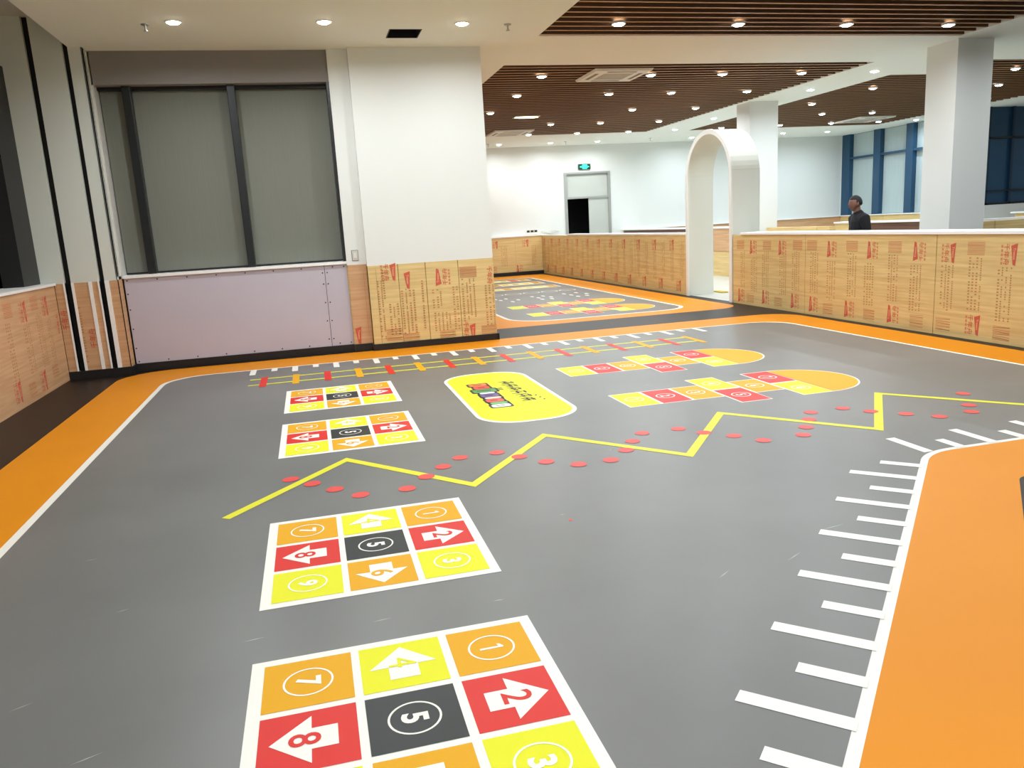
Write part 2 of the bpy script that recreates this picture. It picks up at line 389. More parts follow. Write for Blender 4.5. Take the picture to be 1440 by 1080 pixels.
# ---------------------------------------------------------------- yellow mat
t = thing('welcome_panel', 'yellow rounded panel with colourful bubble lettering and black brush script', 'floor marking', (1.67, 7.2, 0))
obj('white_edge', MB().poly(rpoly([(1.24, 6.06), (2.13, 6.06), (2.13, 8.38), (1.24, 8.38)], [.36]*4, 12), Z1), LINE, t)
obj('yellow_field', MB().poly(rpoly([(1.275, 6.1), (2.095, 6.1), (2.095, 8.34), (1.275, 8.34)], [.33]*4, 12), Z2), YEL, t)
g = MB(); yc = 7.8
cols = [(232, 120, 50), (222, 60, 50), (60, 140, 70), (240, 240, 235), (84, 66, 130), (240, 205, 180), (226, 70, 60), (96, 170, 90), (245, 245, 240)]
LC = [mat('bubble_colour', c, .4) for c in cols]
INKK = mat('black_ink', (28, 26, 18), .5)
lt = MB(); bk = MB(); wds = [.13, .15, .17, .07, .16, .08, .15, .1, .12]
for i, wd in enumerate(wds):
    y1 = yc; y0 = yc-wd; yc = y0
    ex = .03 if i == 2 else (.0 if i else .01); xa = 1.455+(.012 if i % 2 else 0)-ex; xb = 1.615+(.01 if i % 3 else 0)+ex
    bk.poly(rpoly([(xa-.022, y0-.02), (xb+.022, y0-.02), (xb+.022, y1+.02), (xa-.022, y1+.02)], [.03]*4, 4), Z3)
    lt.poly(rpoly([(xa, y0+.004), (xb, y0+.004), (xb, y1-.004), (xa, y1-.004)], [.03]*4 if wd > .07 else [.02]*4, 4), Z4, i)
    if wd > .1:
        ym = (y0+y1)/2; bk.box(xa+.04, xb-.05, ym-.008, ym+.012, Z4+.0005, Z4+.001)
for dy in (0, .06): bk.poly(rpoly([(1.66, 7.40+dy), (1.73, 7.40+dy), (1.73, 7.435+dy), (1.66, 7.435+dy)], [.012]*4, 3), Z3)
obj('bubble_outline', bk, INKK, t); obj('bubble_lettering', lt, LC, t)
g = MB(); rnd = random.Random(3)
y = 7.72
for ch in range(6):
    for (a, b) in [((-.07, .05), (.06, .06)), ((-.05, -.01), (.07, .01)), ((-.075, -.05), (.05, -.035)), ((-.02, .07), (.0, -.07)), ((.045, .04), (.06, -.06))][:5]:
        j = lambda: rnd.uniform(-.014, .014)
        p = Vector((1.835+a[0]+j(), y+a[1]+j())); q = Vector((1.835+b[0]+j(), y+b[1]+j())); dd = (q-p).normalized(); n = Vector((-dd.y, dd.x))*rnd.uniform(.011, .017)
        g.poly([tuple(p-n*.4), tuple((p+q)/2-n), tuple(q-n*.3), tuple(q+n*.3), tuple((p+q)/2+n), tuple(p+n*.5)], Z3)
    y -= .17
for k in range(3): g.poly([(1.93+.012*k, 6.98-.1*k), (1.95+.012*k, 6.98-.1*k), (1.955+.012*k, 7.02-.1*k), (1.94+.012*k, 7.02-.1*k)], Z3)
obj('brush_script', g, INKK, t)

# ---------------------------------------------------------------- faint games beyond the strip
FY = mat('pale_yellow_paint', (232, 214, 120), .4)
for k, (y0, y1, lab) in enumerate([(18.85, 19.5, 'first'), (20.2, 20.95, 'second'), (21.6, 22.3, 'third')]):
    t = thing('cell_strip', {'first': 'strip of yellow cells in white outline nearest the white rings', 'second': 'strip of yellow cells in white outline, middle of three strips beyond the rings', 'third': 'strip of yellow cells in white outline deepest into the space by the far skirting'}[lab], 'floor marking', (4.4, y0, 0), 'cell strips beyond the rings')
    obj('white_base', MB().poly([(4.3, y0), (6.05, y0), (6.05, y1), (4.3, y1)], Z1), LINE, t)
    for j in range(6):
        xa = 4.33+j*.286
        obj('cell', MB().poly([(xa, y0+.05), (xa+.25, y0+.05), (xa+.25, y1-.05), (xa, y1-.05)], Z2), [FY, ORT, FY, FY, RED if k == 2 else FY, ORT][j], t)
        obj('cell_mark', MB().poly([(xa+.04, y0+.3), (xa+.2, y0+.3), (xa+.2, y1-.3), (xa+.04, y1-.3)], Z3), BLK if j % 2 else ORT, t)
t = thing('ring_row', 'row of joined white rings on the grey floor beyond the strip', 'floor marking', (3.9, 17.7, 0))
for j in range(6): obj('ring', MB().annulus(3.62+.44*j, 17.72, .17, .205, Z1), LINE, t)
t = thing('footprint_trail', 'scattered white footprints painted between the rings and the hopscotch', 'floor marking', (4.7, 16.4, 0))
fp = MB().poly([(.0+.035*math.cos(2*PI*k/14)*(1.2 if math.sin(2*PI*k/14) > 0 else .8), .12*math.sin(2*PI*k/14)) for k in range(14)], 0)
f0 = None
for (x, y) in [(3.85, 16.75), (3.9, 16.45), (4.08, 16.72), (4.05, 16.0), (4.25, 16.3), (4.68, 16.74), (4.72, 16.36), (4.92, 16.7), (4.7, 16.0), (4.9, 15.96), (5.0, 16.35), (5.44, 16.8), (5.48, 16.4), (5.74, 16.84), (5.5, 16.0), (5.72, 16.06), (5.85, 16.45)]:
    if f0 is None: d = f0 = obj('footprint', fp, LINE)
    else: d = f0.copy(); C.objects.link(d)
    d.parent = t; d.matrix_parent_inverse = Matrix.Translation((-4.7, -16.4, 0)); d.location = (x, y, Z1)

# ================================================================ CEILING
ceiling = sempty('ceiling', (0, 0, H))
def cs(x0, x1, y0, y1, z0=H, z1=H+.35, m=CEIL, name='ceiling_board'): return struct(name, B(x0, x1, y0, y1, z0, z1), m, ceiling)
hx0, hx1, hy0, hy1 = 1.2, 1.59, 9.93, 10.36
cs(-2.48, 3.13, -3.2, hy0); cs(-2.48, 3.13, hy1, 24.6); cs(-2.48, hx0, hy0, hy1); cs(hx1, 3.13, hy0, hy1)
cs(3.13, 9.6, -3.2, 1.9); cs(3.13, 9.6, 10.27, 12.1); cs(3.13, 9.6, 21.5, 24.6)
cs(9.6, 10.9, -3.2, 24.6); cs(10.9, 24, -3.2, 12.0); cs(10.9, 11.7, 12.0, 13.3); cs(10.9, 17.25, 21.5, 24.6)
cs(17.25, 18.5, 12.0, 24.6); cs(18.5, 24, 12.0, 18.3)
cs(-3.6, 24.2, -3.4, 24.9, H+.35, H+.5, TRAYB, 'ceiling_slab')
cs(-3.6, -2.48, -3.2, 11.3, H+.34, H+.36, BAND, 'window_head_board')
# slats of one wood: lit tone painted on the underside, shade on the sides
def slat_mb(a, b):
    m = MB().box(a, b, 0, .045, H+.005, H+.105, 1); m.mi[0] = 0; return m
def tray(x0, x1, y0, y1, tag_, notch=None):
    n = int((y1-y0)/.2125); first = {}
    for k in range(n+1):
        y = y1-.02-.05-k*.2125
        if y < y0: break
        xa = x0
        if notch and y < notch[1]: xa = notch[0]
        if xa not in first:
            o = first[xa] = struct('slat', slat_mb(xa, x1), [SLAT_LIT, SLAT_SHADED], ceiling)
        else:
            o = first[xa].copy(); C.objects.link(o)
        o.location = (0, y, 0)
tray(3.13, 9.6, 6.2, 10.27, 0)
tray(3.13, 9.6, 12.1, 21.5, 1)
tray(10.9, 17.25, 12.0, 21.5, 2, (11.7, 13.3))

# ================================================================ WALLS
# -- far wall with door
fwall = sempty('wall_far', (0, 24.6, 0))
def ws(name, x0, x1, y0, y1, z0, z1, m=WHITE, parent=None, **k): return struct(name, B(x0, x1, y0, y1, z0, z1), m, parent, **k)
ws('wall_board', .7, 8.12, 24.6, 24.8, 0, H+.35, WHITE, fwall); ws('wall_board', 9.68, 18.5, 24.6, 24.8, 0, H+.35, WHITE, fwall)
ws('wall_board', 8.12, 9.68, 24.6, 24.8, 3.1, H+.35, WHITE, fwall)
d1 = sempty('door_1', (8.9, 24.6, 0))
ws('door_frame', 8.12, 8.20, 24.56, 24.75, 0, 3.1, ALU, d1); ws('door_frame', 9.60, 9.68, 24.56, 24.75, 0, 3.1, ALU, d1)
ws('door_frame', 8.20, 9.60, 24.56, 24.75, 3.04, 3.1, ALU, d1); ws('door_frame', 8.20, 9.60, 24.58, 24.75, 2.27, 2.33, ALU, d1)
ws('transom_panel', 8.20, 9.60, 24.64, 24.68, 2.33, 3.04, DOORM, d1)
leaf = ws('door_leaf', 8.94, 9.60, 24.62, 24.66, 0.02, 2.27, DOORM, d1); ws('door_handle', 8.98, 9.02, 24.58, 24.62, 1.0, 1.15, BLACK, leaf)
o = ws('door_leaf', 8.21, 8.25, 24.7, 25.3, 0.02, 2.27, DOORM, d1); ws('door_handle', 8.25, 8.28, 25.2, 25.24, 1.0, 1.15, BLACK, o)
ws('painted_dark_void', 8.0, 9.8, 26.2, 26.25, 0, 3.2, GAP, d1); ws('painted_dark_void', 7.95, 8.0, 24.8, 26.2, 0, 3.2, GAP, d1); ws('painted_dark_void', 9.8, 9.85, 24.8, 26.2, 0, 3.2, GAP, d1)  # black panels paint in the unlit dark beyond the open leaf
ws('painted_dark_void', 7.95, 9.85, 24.8, 26.2, 3.2, 3.25, GAP, d1)
# exit sign
t = thing('exit_sign', 'small glowing green exit sign above the door frame', 'sign', (8.82, 24.57, 3.18))
obj('sign_box', B(8.62, 9.02, 24.54, 24.6, 3.17, 3.34), GREEND, t, bevel=.006)
arr = [(8.66, 3.235), (8.74, 3.235), (8.74, 3.19), (8.90, 3.19), (8.90, 3.225), (8.98, 3.255), (8.90, 3.285), (8.90, 3.32), (8.74, 3.32), (8.74, 3.275), (8.66, 3.275)]
obj('lit_symbol', MB().prism(arr, lambda a, b, c: (a, c, b), 24.535, 24.54), GREENL, t)
# -- left and rear shell
ws('wall_hidden', .55, .7, 12.4, 24.8, 0, H+.35, WHITE)
ws('wall_rear', -3.6, 24.2, -3.4, -3.2, 0, H+.35, WHITE)
ws('wall_east', 24, 24.2, -3.2, 18.3, 0, H+.35, WHITE)

# plywood panel system: frame(u,v,off) -> xyz
def frame_y(yf): return lambda u, v, o: (u, yf-o, v)          # faces -Y, u = +X
def frame_rx(xf): return lambda u, v, o: (xf-o, -u, v)        # faces -X, u = -Y
def frame_lx(xf): return lambda u, v, o: (xf+o, u, v)         # faces +X, u = +Y
def panel(parent, fr, u0, u1, v0, v1, m=PLY, th=.018, gap=.003, wob=0):
    mb = MB().prism([(u0+gap, v0), (u1-gap, v0), (u1-gap, v1), (u0+gap, v1)], lambda a, b, c: fr(a, b, c), 0, th+wob)
    return struct('plywood_panel', mb, m, parent)
def prints(pan, fr, items, th=.018, seed=0, u_lim=(-99, 99)):
    g = MB(); r = random.Random(seed); e = th+.0012
    def quad(u0, u1, v0, v1, mi, sk=0):
        if u0 < u_lim[0] or u1 > u_lim[1]: return
        g.add([fr(u0, v0, e), fr(u1, v0+sk, e), fr(u1, v1+sk, e), fr(u0, v1, e)], [(0, 1, 2, 3)], mi)
    for it in items:
        k, u, v = it[0], it[1], it[2]; rev = len(it) > 3 and it[3]
        if k == 'logo':   # sail shaped red block, name inside in pale ink, characters beside it
            hw, hh = .043, .12
            pts = [(-hw*.95, -hh), (hw, -hh*.78), (hw*.28, hh*.9), (-hw*.5, hh)]
            s = -1 if rev else 1
            pts = [(u+s*a, v+s*b) for a, b in pts]
            if min(p[0] for p in pts) > u_lim[0] and max(p[0] for p in pts) < u_lim[1]:
                g.add([fr(a, b, e) for a, b in pts], [(0, 1, 2, 3)], 0)
                add_text(g, 'Treezo', lambda x, y: fr(u+s*(-y)-s*.004, v+s*x-s*.01, e+.0008), .03, 3, wscale=1.0)
            if u+s*.17 > u_lim[0] and u+s*.17 < u_lim[1]:
                add_text(g, '千年舟', lambda x, y: fr(u+s*(.095-y), v+s*x, e), .075, 0, off=.012, wscale=1.0)
                for q in range(5):
                    quad(u+s*.155-.012, u+s*.155+.012, v-.11+.045*q, v-.11+.045*q+.03, 2)
        elif k == 'txt':
            s = -1 if rev else 1
            add_text(g, '千年舟', lambda x, y: fr(u-s*y, v+s*x, e), .08, 0, off=.012)
        elif k == 'stripe':
            for q in range(9): quad(u-.12, u+.12, v-.07+.017*q, v-.07+.017*q+.008, 2 if q % 3 else 1)
        elif k == 'hatch':
            for q in range(9): quad(u-.11, u+.11, v-.075+.018*q+r.uniform(-.003, .003), v-.075+.018*q+.007, 1 if q % 2 else 2, r.uniform(-.012, .012))
        elif k == 'cols':
            v1 = it[3]; nc = it[4] if len(it) > 4 else 4
            for c in range(nc):
                uu = u+c*.052+r.uniform(-.005, .005); vv = v; big = c == 0 or r.random() < .3
                while vv < v1:
                    if r.random() < .86: quad(uu-(.013 if big else .009), uu+(.013 if big else .009), vv, vv+.016, 1 if r.random() < .88 else 2)
                    vv += .034 if big else .026
        elif k == 'line':
            quad(u-.002, u+.002, v, it[3], 1)
    if g.f: obj('print', g, [INKR, INKB, INKP, INKW], pan)

# -- low wall on the right (two runs and the arch between)
def sheet_items(n, pitch, start, rev=False, u0=0):
    it = []
    for k in range(n):
        u = u0+start+k*pitch
        it += [('logo', u, .985, rev), ('stripe', u+.42, 1.03), ('hatch', u+.0, .12), ('cols', u+.02, .25, .82), ('cols', u+.36, .34, .93),
               ('logo', u-.40 if not rev else u+.46, .16, rev)]
    return it
wr = sempty('wall_right', (7.3, 8, 0))
ws('wall_core', 7.272, 7.42, -3.2, 12.655, 0, 1.19, BAND, wr)
fr = frame_rx(7.272)
runs = [(-12.655, -10.545, [('logo', -12.06, .985), ('stripe', -12.40, 1.02), ('stripe', -11.58, 1.02), ('logo', -11.21, .985), ('stripe', -10.74, 1.03),
          ('logo', -12.44, .15), ('logo', -11.68, .17), ('logo', -10.86, .17), ('hatch', -12.08, .12), ('hatch', -11.25, .12),
          ('cols', -12.38, .3, .9, 3), ('cols', -12.05, .25, .82), ('cols', -11.7, .34, .93), ('cols', -11.2, .25, .85), ('cols', -10.86, .34, .93)]),
        (-10.54, -7.955, [('logo', -9.98, .985), ('logo', -9.13, .985), ('logo', -8.29, .985), ('stripe', -10.38, 1.03), ('stripe', -9.48, 1.03), ('stripe', -8.65, 1.03),
          ('logo', -10.39, .16), ('logo', -9.57, .16), ('logo', -8.71, .17), ('hatch', -9.98, .12), ('hatch', -9.1, .12), ('hatch', -8.23, .12),
          ('cols', -10.4, .34, .93), ('cols', -10.0, .25, .82), ('cols', -9.55, .34, .93), ('cols', -9.2, .25, .82), ('cols', -8.75, .34, .93), ('cols', -8.35, .25, .82)]),
        (-7.95, -5.36, [('logo', -7.70, .975, True), ('logo', -6.87, .975, True), ('logo', -6.03, .975, True), ('stripe', -7.37, 1.03), ('stripe', -6.5, 1.03),
          ('logo', -7.30, .17, True), ('logo', -6.4, .17, True), ('hatch', -7.8, .13), ('hatch', -6.97, .12), ('hatch', -6.1, .12),
          ('cols', -7.85, .3, .84), ('cols', -7.45, .34, .93), ('cols', -7.05, .25, .84), ('cols', -6.6, .34, .93), ('cols', -6.2, .25, .84)]),
        (-5.355, -2.77, None), (-2.765, 3.2, None)]
for i, (a, b, it) in enumerate(runs):
    pn = panel(wr, fr, a, b, .0, 1.19, PLY)
    if it: prints(pn, fr, it, seed=i, u_lim=(a, b))
ws('cap', 7.23, 7.66, -3.2, 12.38, 1.19, 1.228, CAP, wr, bevel=.004)
ws('cap_support', 7.42, 7.62, -3.2, 12.38, 1.0, 1.19, BAND, wr)
wr2 = sempty('wall_right_far', (7.3, 18, 0))
ws('wall_core', 7.272, 7.42, 14.425, 24.6, 0, 1.19, BAND, wr2)
for i, (a, b) in enumerate([(-24.4, -22.1), (-22.09, -19.56), (-19.55, -17.02), (-17.01, -14.43)]):
    pn = panel(wr2, fr, a, b, .0, 1.19, PLY)
    it = []; n = 3; p = (b-a)/3
    for k in range(n):
        u = a+.25+k*p; it += [('logo', u, .985, True), ('logo', u+.3, .17, True), ('cols', u-.1, .25, .85, 3), ('cols', u+.35, .34, 1.05, 3), ('line', u+.28, .1, 1.1)]
    prints(pn, fr, it, seed=20+i, u_lim=(a, b))
ws('cap', 7.24, 7.5, 14.43, 21.8, 1.19, 1.228, CAP, wr2)
# low wainscot on the far wall, part before and after the corner
wf = sempty('wall_far_low', (6, 24.4, 0))
ws('wall_core', .7, 7.27, 24.42, 24.6, 0, 1.19, BAND, wf)
fr = frame_y(24.42)
for i, (a, b) in enumerate([(.7, 2.2), (2.2, 4.78), (4.79, 7.25)]):
    pn = panel(wf, fr, a, b, .1, 1.19, PLY)
    if i == 2: prints(pn, fr, [('logo', 5.75, .98, True), ('logo', 6.75, .98, True), ('logo', 5.55, .2), ('logo', 6.4, .2), ('cols', 5.9, .3, .9), ('cols', 6.9, .3, .9, 3), ('line', 6.35, .1, 1.1)], seed=31)
ws('cap', .7, 7.27, 24.38, 24.6, 1.19, 1.225, CAP, wf); 
ws('baseboard_far', .7, 7.25, 24.37, 24.42, 0, .1, BLACK)
# sockets and wires on the far corner ledge
t = thing('socket_strip', 'white wall plate with three dark sockets above the far ledge', 'socket', (6.98, 24.58, 1.27))
obj('plate', B(6.78, 7.18, 24.585, 24.6, 1.24, 1.38), ACW, t)
for k in range(3): obj('socket', B(6.81+.125*k, 6.90+.125*k, 24.575, 24.59, 1.305, 1.365), BLACK, t)
t = thing('loose_cable', 'thin pale cables lying tangled on the ledge by the sockets', 'cable', (7.5, 24.5, 1.23))
for k in range(3):
    pts = [(7.25+.09*j, 24.55-.03*math.sin(j+k), 1.27+.04*math.sin(j*1.1+k*1.4)+.02*k) for j in range(8)]
    obj('wire', MB().tube(pts, .008, 6), ACW, t)

# -- arch
def arch():
    x0, x1 = 7.25, 7.79; yc, zc, R, T = 13.54, 2.2, .865, .06; n = 32
    t = thing('archway', 'tall white round-topped arch standing in the gap of the low wall', 'arch', (7.55, yc, 0))
    # straight jambs
    for sgn, nm in ((-1, 'jamb'), (1, 'jamb')):
        ya, yb = yc+sgn*(R-T), yc+sgn*R
        obj('jamb', B(x0, x1, min(ya, yb), max(ya, yb), 0, zc+.1 if sgn < 0 else zc), PIER, t)
    def ringp(r0, r1, xa, xb, a0=0., a1=PI):
        mb = MB(); vs = []
        for k in range(n+1):
            a = a0+(a1-a0)*k/n
            for r in (r0, r1):
                for x in (xa, xb): vs.append((x, yc+r*math.cos(a), zc+r*math.sin(a)))
        fs = []
        for k in range(n):
            o = 4*k; fs += [(o, o+4, o+6, o+2), (o+1, o+3, o+7, o+5), (o, o+1, o+5, o+4), (o+2, o+6, o+7, o+3)]
        fs += [(0, 2, 3, 1), (4*n, 4*n+1, 4*n+3, 4*n+2)]
        return mb.add(vs, fs)
    obj('curved_head', ringp(R-T, R, x0, x1), PIER, t, bevel=0)
    rim = mat('arch_rim', (236, 238, 234), .5)
    obj('front_rim', ringp(R-T-.012, R+.012, x0-.02, x0), rim, t)
    for sgn in (-1, 1):
        ya, yb = yc+sgn*(R-T-.012), yc+sgn*(R+.012)
        obj('rim_strip', B(x0-.02, x0, min(ya, yb), max(ya, yb), 0, zc), rim, t)
    obj('joint_line', B(x0+.01, x1, yc-R-.004, yc-R, zc+.1, zc+.106), BAND, t)
arch()
o = obj('wood_offcut', B(7.93, 8.06, 14.25, 14.6, .004, .03), YWOOD); tag(o, 'small yellow wood offcut lying on the pale floor inside the arch', 'offcut')

# -- partitions beyond
def partition(name, x0, x1, y0, y1, panels, cap=True, h=1.19, core=PLY):
    p = sempty(name, ((x0+x1)/2, (y0+y1)/2, 0))
    ws('wall_core', x0, x1, y0, y1, 0, h, core, p)
    for (frm, a, b, m, v0, v1) in panels: panel(p, frm, a, b, v0, v1, m, th=.02)
    if cap: ws('cap', x0-.05, x1+.12, y0, y1, h, h+.035, CAP, p)
    return p
partition('partition_middle', 10.1, 10.25, 13.9, 16.15, [(frame_rx(10.1), -15.95, -14.3, PLY, 0, 1.19)], cap=False)
p = partition('partition_far', 10.1, 10.25, 16.8, 24.6, [(frame_rx(10.1), -24.5, -21.9, PLYD, 0, 1.19), (frame_rx(10.1), -21.9, -19.35, PLYD, 0, 1.19)])
panel(p, frame_rx(10.1), -19.34, -16.85, .62, 1.19, PLYP, th=.02); panel(p, frame_rx(10.1), -19.34, -16.85, 0, .61, PLY, th=.02)
p = partition('partition_counter', 11.6, 11.75, 12.9, 15.75, [(frame_rx(11.6), -15.75, -14.9, PLY, 0, 1.19), (frame_rx(11.6), -14.89, -12.9, PLYD, 0, 1.19)])
partition('partition_cross', 10.45, 17.9, 11.0, 11.15, [(frame_y(11.0), 10.5, 11.15, PLY, 0, 1.19), (frame_y(11.0), 11.16, 13.7, PLY, 0, 1.19)])
# wainscots of far white wall and right window wall
p = sempty('wainscot_far', (14, 24.5, 0))
for k in range(4):
    a = 10.3+2.0*k; panel(p, frame_y(24.58), a, a+2.0, 0, 1.2, PLYP, th=.03)
ws('cap', 10.3, 18.28, 24.5, 24.6, 1.2, 1.23, CAP, p)

# -- columns
def column(name, x0, x1, y0, y1, h0=0):
    return ws(name, x0, x1, y0, y1, h0, H, WHITE)
c2 = column('column_middle', 9.7, 10.4, 16.2, 16.75); c3 = column('column_right', 9.72, 10.37, 10.43, 11.05)

# big clad column
c1 = sempty('column_clad', (1.6, 11, 0))
ws('column_face', .75, 2.49, 10.85, 12.4, 1.155, H, WHITE, c1); ws('column_core', .77, 2.47, 10.87, 12.4, 0, 1.155, PLY, c1)
fr = frame_y(10.87)
PAN = [(.75, 1.155), (1.16, 1.53), (1.535, 1.985), (1.99, 2.49)]
IT = [[('logo', 1.09, 1.055, True), ('line', .86, .1, 1.1), ('cols', .87, .15, .95, 2), ('cols', 1.01, .2, .62, 3), ('cols', .95, .7, 1.1, 1), ('hatch', 1.04, .2)],
      [('logo', 1.275, .93, True), ('cols', 1.19, .2, .8, 4), ('hatch', 1.275, .12), ('cols', 1.47, .25, .9, 1)],
      [('logo', 1.70, .94), ('cols', 1.62, .2, .46, 5), ('cols', 1.62, .52, .78, 3), ('cols', 1.9, .2, .8, 2), ('hatch', 1.78, .12)],
      [('stripe', 2.125, .98), ('cols', 2.04, .3, .88, 4), ('logo', 2.14, .14, True), ('txt', 2.43, .92, True), ('cols', 2.36, .22, .78, 3), ('txt', 2.045, .17, True), ('hatch', 2.375, .14)]]
for i, (a, b) in enumerate(PAN):
    pn = panel(c1, fr, a, b, .09, 1.155, PLY, gap=.0025, th=.02, wob=(.002, 0, .003, .001)[i])
    prints(pn, fr, IT[i], th=.024, seed=40+i, u_lim=(a, b))
ws('baseboard_column', .74, 2.5, 10.825, 10.87, 0, .09, BLACK); ws('baseboard_column_side', 2.49, 2.515, 10.825, 12.4, 0, .09, BLACK)
# narrow strip beside the column
st = sempty('wall_strip', (.62, 10.97, 0))
ws('wall_board', .49, .75, 10.95, 11.3, 1.18, H, WHITE, st); ws('wall_core', .49, .75, 10.97, 11.3, 0, 1.18, PLY, st)
pn = panel(st, frame_y(10.97), .50, .745, .1, 1.18, PLYP, th=.02); prints(pn, frame_y(10.97), [('logo', .56, .22, True), ('line', .7, .2, 1.1)], th=.022, seed=3, u_lim=(.4, .8))
ws('baseboard_strip', .49, .74, 10.92, 10.95, 0, .1, BLACK)
t = thing('wall_switch', 'small white wall switch on the narrow strip beside the column', 'switch', (.61, 10.94, 1.3))
obj('switch_plate', B(.572, .648, 10.938, 10.95, 1.24, 1.37), BAND, t, bevel=.003)
obj('plate_edge', MB().box(.566, .654, 10.945, 10.95, 1.234, 1.376), ACG, t); obj('rocker', B(.59, .63, 10.93, 10.938, 1.27, 1.34), ACW, t)

# -- back window bay with lilac boards
bw = sempty('wall_window_bay', (-.9, 11, 0))
ws('wall_band', -2.31, .49, 11.0, 11.45, 3.54, H+.02, SOFF, bw)
ws('wall_core', -2.31, .49, 11.02, 11.45, 0, 1.2, BAND, bw)
ws('lilac_board', -2.30, .188, 11.0, 11.02, .1, 1.2, LILAC, bw); ws('lilac_board', .194, .488, 11.0, 11.02, .1, 1.2, LILAC, bw)
sp = [(x, z) for x in [-2.27+.36*k for k in range(7)] for z in (.125, 1.17)]+[(x, z) for x in (.16, .222) for z in (.2, .45, .7, .95, 1.1)]+[(-2.28, z) for z in (.3, .55, .8, 1.0)]+[(.45, .13), (.45, 1.17), (.3, .13), (.3, 1.17)]
g0 = None
for x, z in sp:
    if g0 is None: g0 = d = struct('screw', MB().ball((0, 0, 0), (.009, .004, .009), 5), SCREW, bw)
    else: d = g0.copy(); C.objects.link(d)
    d.location = (x, 10.998, z)
ws('board_joint', .186, .196, 11.005, 11.02, .1, 1.2, GAP, bw)
ws('window_sill', -2.31, .49, 10.97, 11.45, 1.2, 1.235, CAP, bw)
ws('baseboard_bay', -2.3, .49, 10.975, 11.0, 0, .1, BLACK)
w1 = sempty('window_1', (-.9, 11.2, 1.2))
ws('window_frame', -2.31, .49, 11.15, 11.3, 3.5, 3.54, FRAMED, w1)
ws('window_frame', .455, .49, 10.985, 11.3, 1.235, 3.54, FRAMED, w1)
for a, b in ((-2.02, -1.92), (-.785, -.69)): ws('mullion', a, b, 11.08, 11.22, 1.235, 3.54, FRAMED, w1, bevel=.006)
ws('window_reveal', -2.33, -2.31, 11.0, 11.45, 1.2, 3.54, BAND, w1)
ws('window_pane', -2.31, .49, 11.36, 11.37, 1.235, 3.54, GLASS, w1)
for i, (a, b, lab) in enumerate([(-2.3, -1.98, 'narrow grey roller blind next to the corner pier'), (-1.96, -.74, 'wide grey roller blind between the two dark mullions'), (-.73, .455, 'wide grey roller blind next to the white column')]):
    t = thing('roller_blind', lab, 'blind', ((a+b)/2, 11.24, 3.5), 'grey blinds of the back bay')
    obj('blind_cloth', B(a, b, 11.235, 11.239, 1.25, 3.5), BLIND, t)
    obj('blind_roll', MB().add(*(lambda m: (m.v, m.f))(MB().tube([(a, 11.26, 3.5), (b, 11.26, 3.5)], .025, 12))), BLIND, t, smooth=True)
    obj('bottom_bar', B(a, b, 11.23, 11.244, 1.24, 1.26), FRAMED, t)

# -- corner pier at Y = 10.8
cp = sempty('wall_corner_pier', (-2.7, 10.8, 0))
segs = [(-3.4, -2.935, 1), (-2.865, -2.545, 1), (-2.485, -2.33, 1)]
ws('pier_core', -3.6, -2.335, 10.86, 11.5, 0, H+.35, GAP, cp)
for a, b, _ in segs:
    ws('white_board', a, b, 10.8, 10.86, 1.195, H+.35, PIER, cp)
    fr = frame_y(10.82)
    struct('plywood_panel', B(max(a, -3.05), b, 10.802, 10.86, .1, 1.195), PLYP, cp)
for a, b in ((-2.955, -2.935), (-2.865, -2.835), (-2.672, -2.632), (-2.565, -2.545), (-2.485, -2.435)):
    ws('white_strip', a, b, 10.792, 10.86, .08, 1.2, CAP, cp)
ws('side_board', -2.335, -2.33, 10.8, 11.45, 1.235, H, PIER, cp)
for k, y in enumerate((10.815, 10.86, 10.91, 10.96)): ws('side_strip', -2.33, -2.322, y, y+.035, .1, 1.2, PLYP, cp)
ws('side_backing', -2.336, -2.328, 10.8, 11.0, .1, 1.2, GAP, cp)
for x0 in (-2.352, -2.338): pass
ws('shadow_gap', -2.345, -2.337, 10.797, 10.86, 1.2, H, GAP, cp)
ws('shadow_gap', -2.3295, -2.327, 10.88, 10.888, 1.2, H, GAP, cp)
ws('baseboard_pier', -3.05, -2.32, 10.775, 10.80, 0, .1, BLACK); ws('baseboard_pier_side', -2.33, -2.3, 10.8, 11.0, 0, .1, BLACK)
g = MB()
prints(cp, frame_y(10.802), [('txt', -2.72, .5), ('cols', -2.82, .2, .9, 1), ('txt', -3.0, .75),], th=.003, seed=9)

# -- left low wall and window
wl = sempty('wall_left', (-3.1, 8, 0))
ws('wall_core', -3.45, -3.07, -3.2, 10.8, 0, 1.18, BAND, wl)
fr = frame_lx(-3.07)
for i, (a, b, it) in enumerate([(8.2, 10.79, [('logo', 9.62, .97, True), ('logo', 10.36, .97, True), ('stripe', 9.12, 1.02), ('stripe', 9.95, 1.03), ('logo', 9.08, .18, True), ('logo', 9.9, .16, True), ('txt', 10.68, .72, True), ('hatch', 9.45, .13), ('hatch', 10.3, .2),
     ('cols', 9.0, .3, .9, 3), ('cols', 9.5, .3, .8), ('cols', 9.95, .3, .9), ('cols', 10.3, .3, .8, 3)]), (5.6, 8.19, None), (3.0, 5.59, None), (-3.2, 2.99, None)]):
    pn = panel(wl, fr, a, b, .0, 1.18, PLYP)
    if it: prints(pn, fr, it, seed=60+i, u_lim=(a, b))
ws('cap', -3.45, -3.03, -3.2, 10.79, 1.18, 1.21, CAP, wl)
w2 = sempty('window_2', (-3.4, 8, 1.2))
ws('window_pane', -3.58, -3.57, -3.2, 10.86, 1.2, H+.35, GLASS, w2)
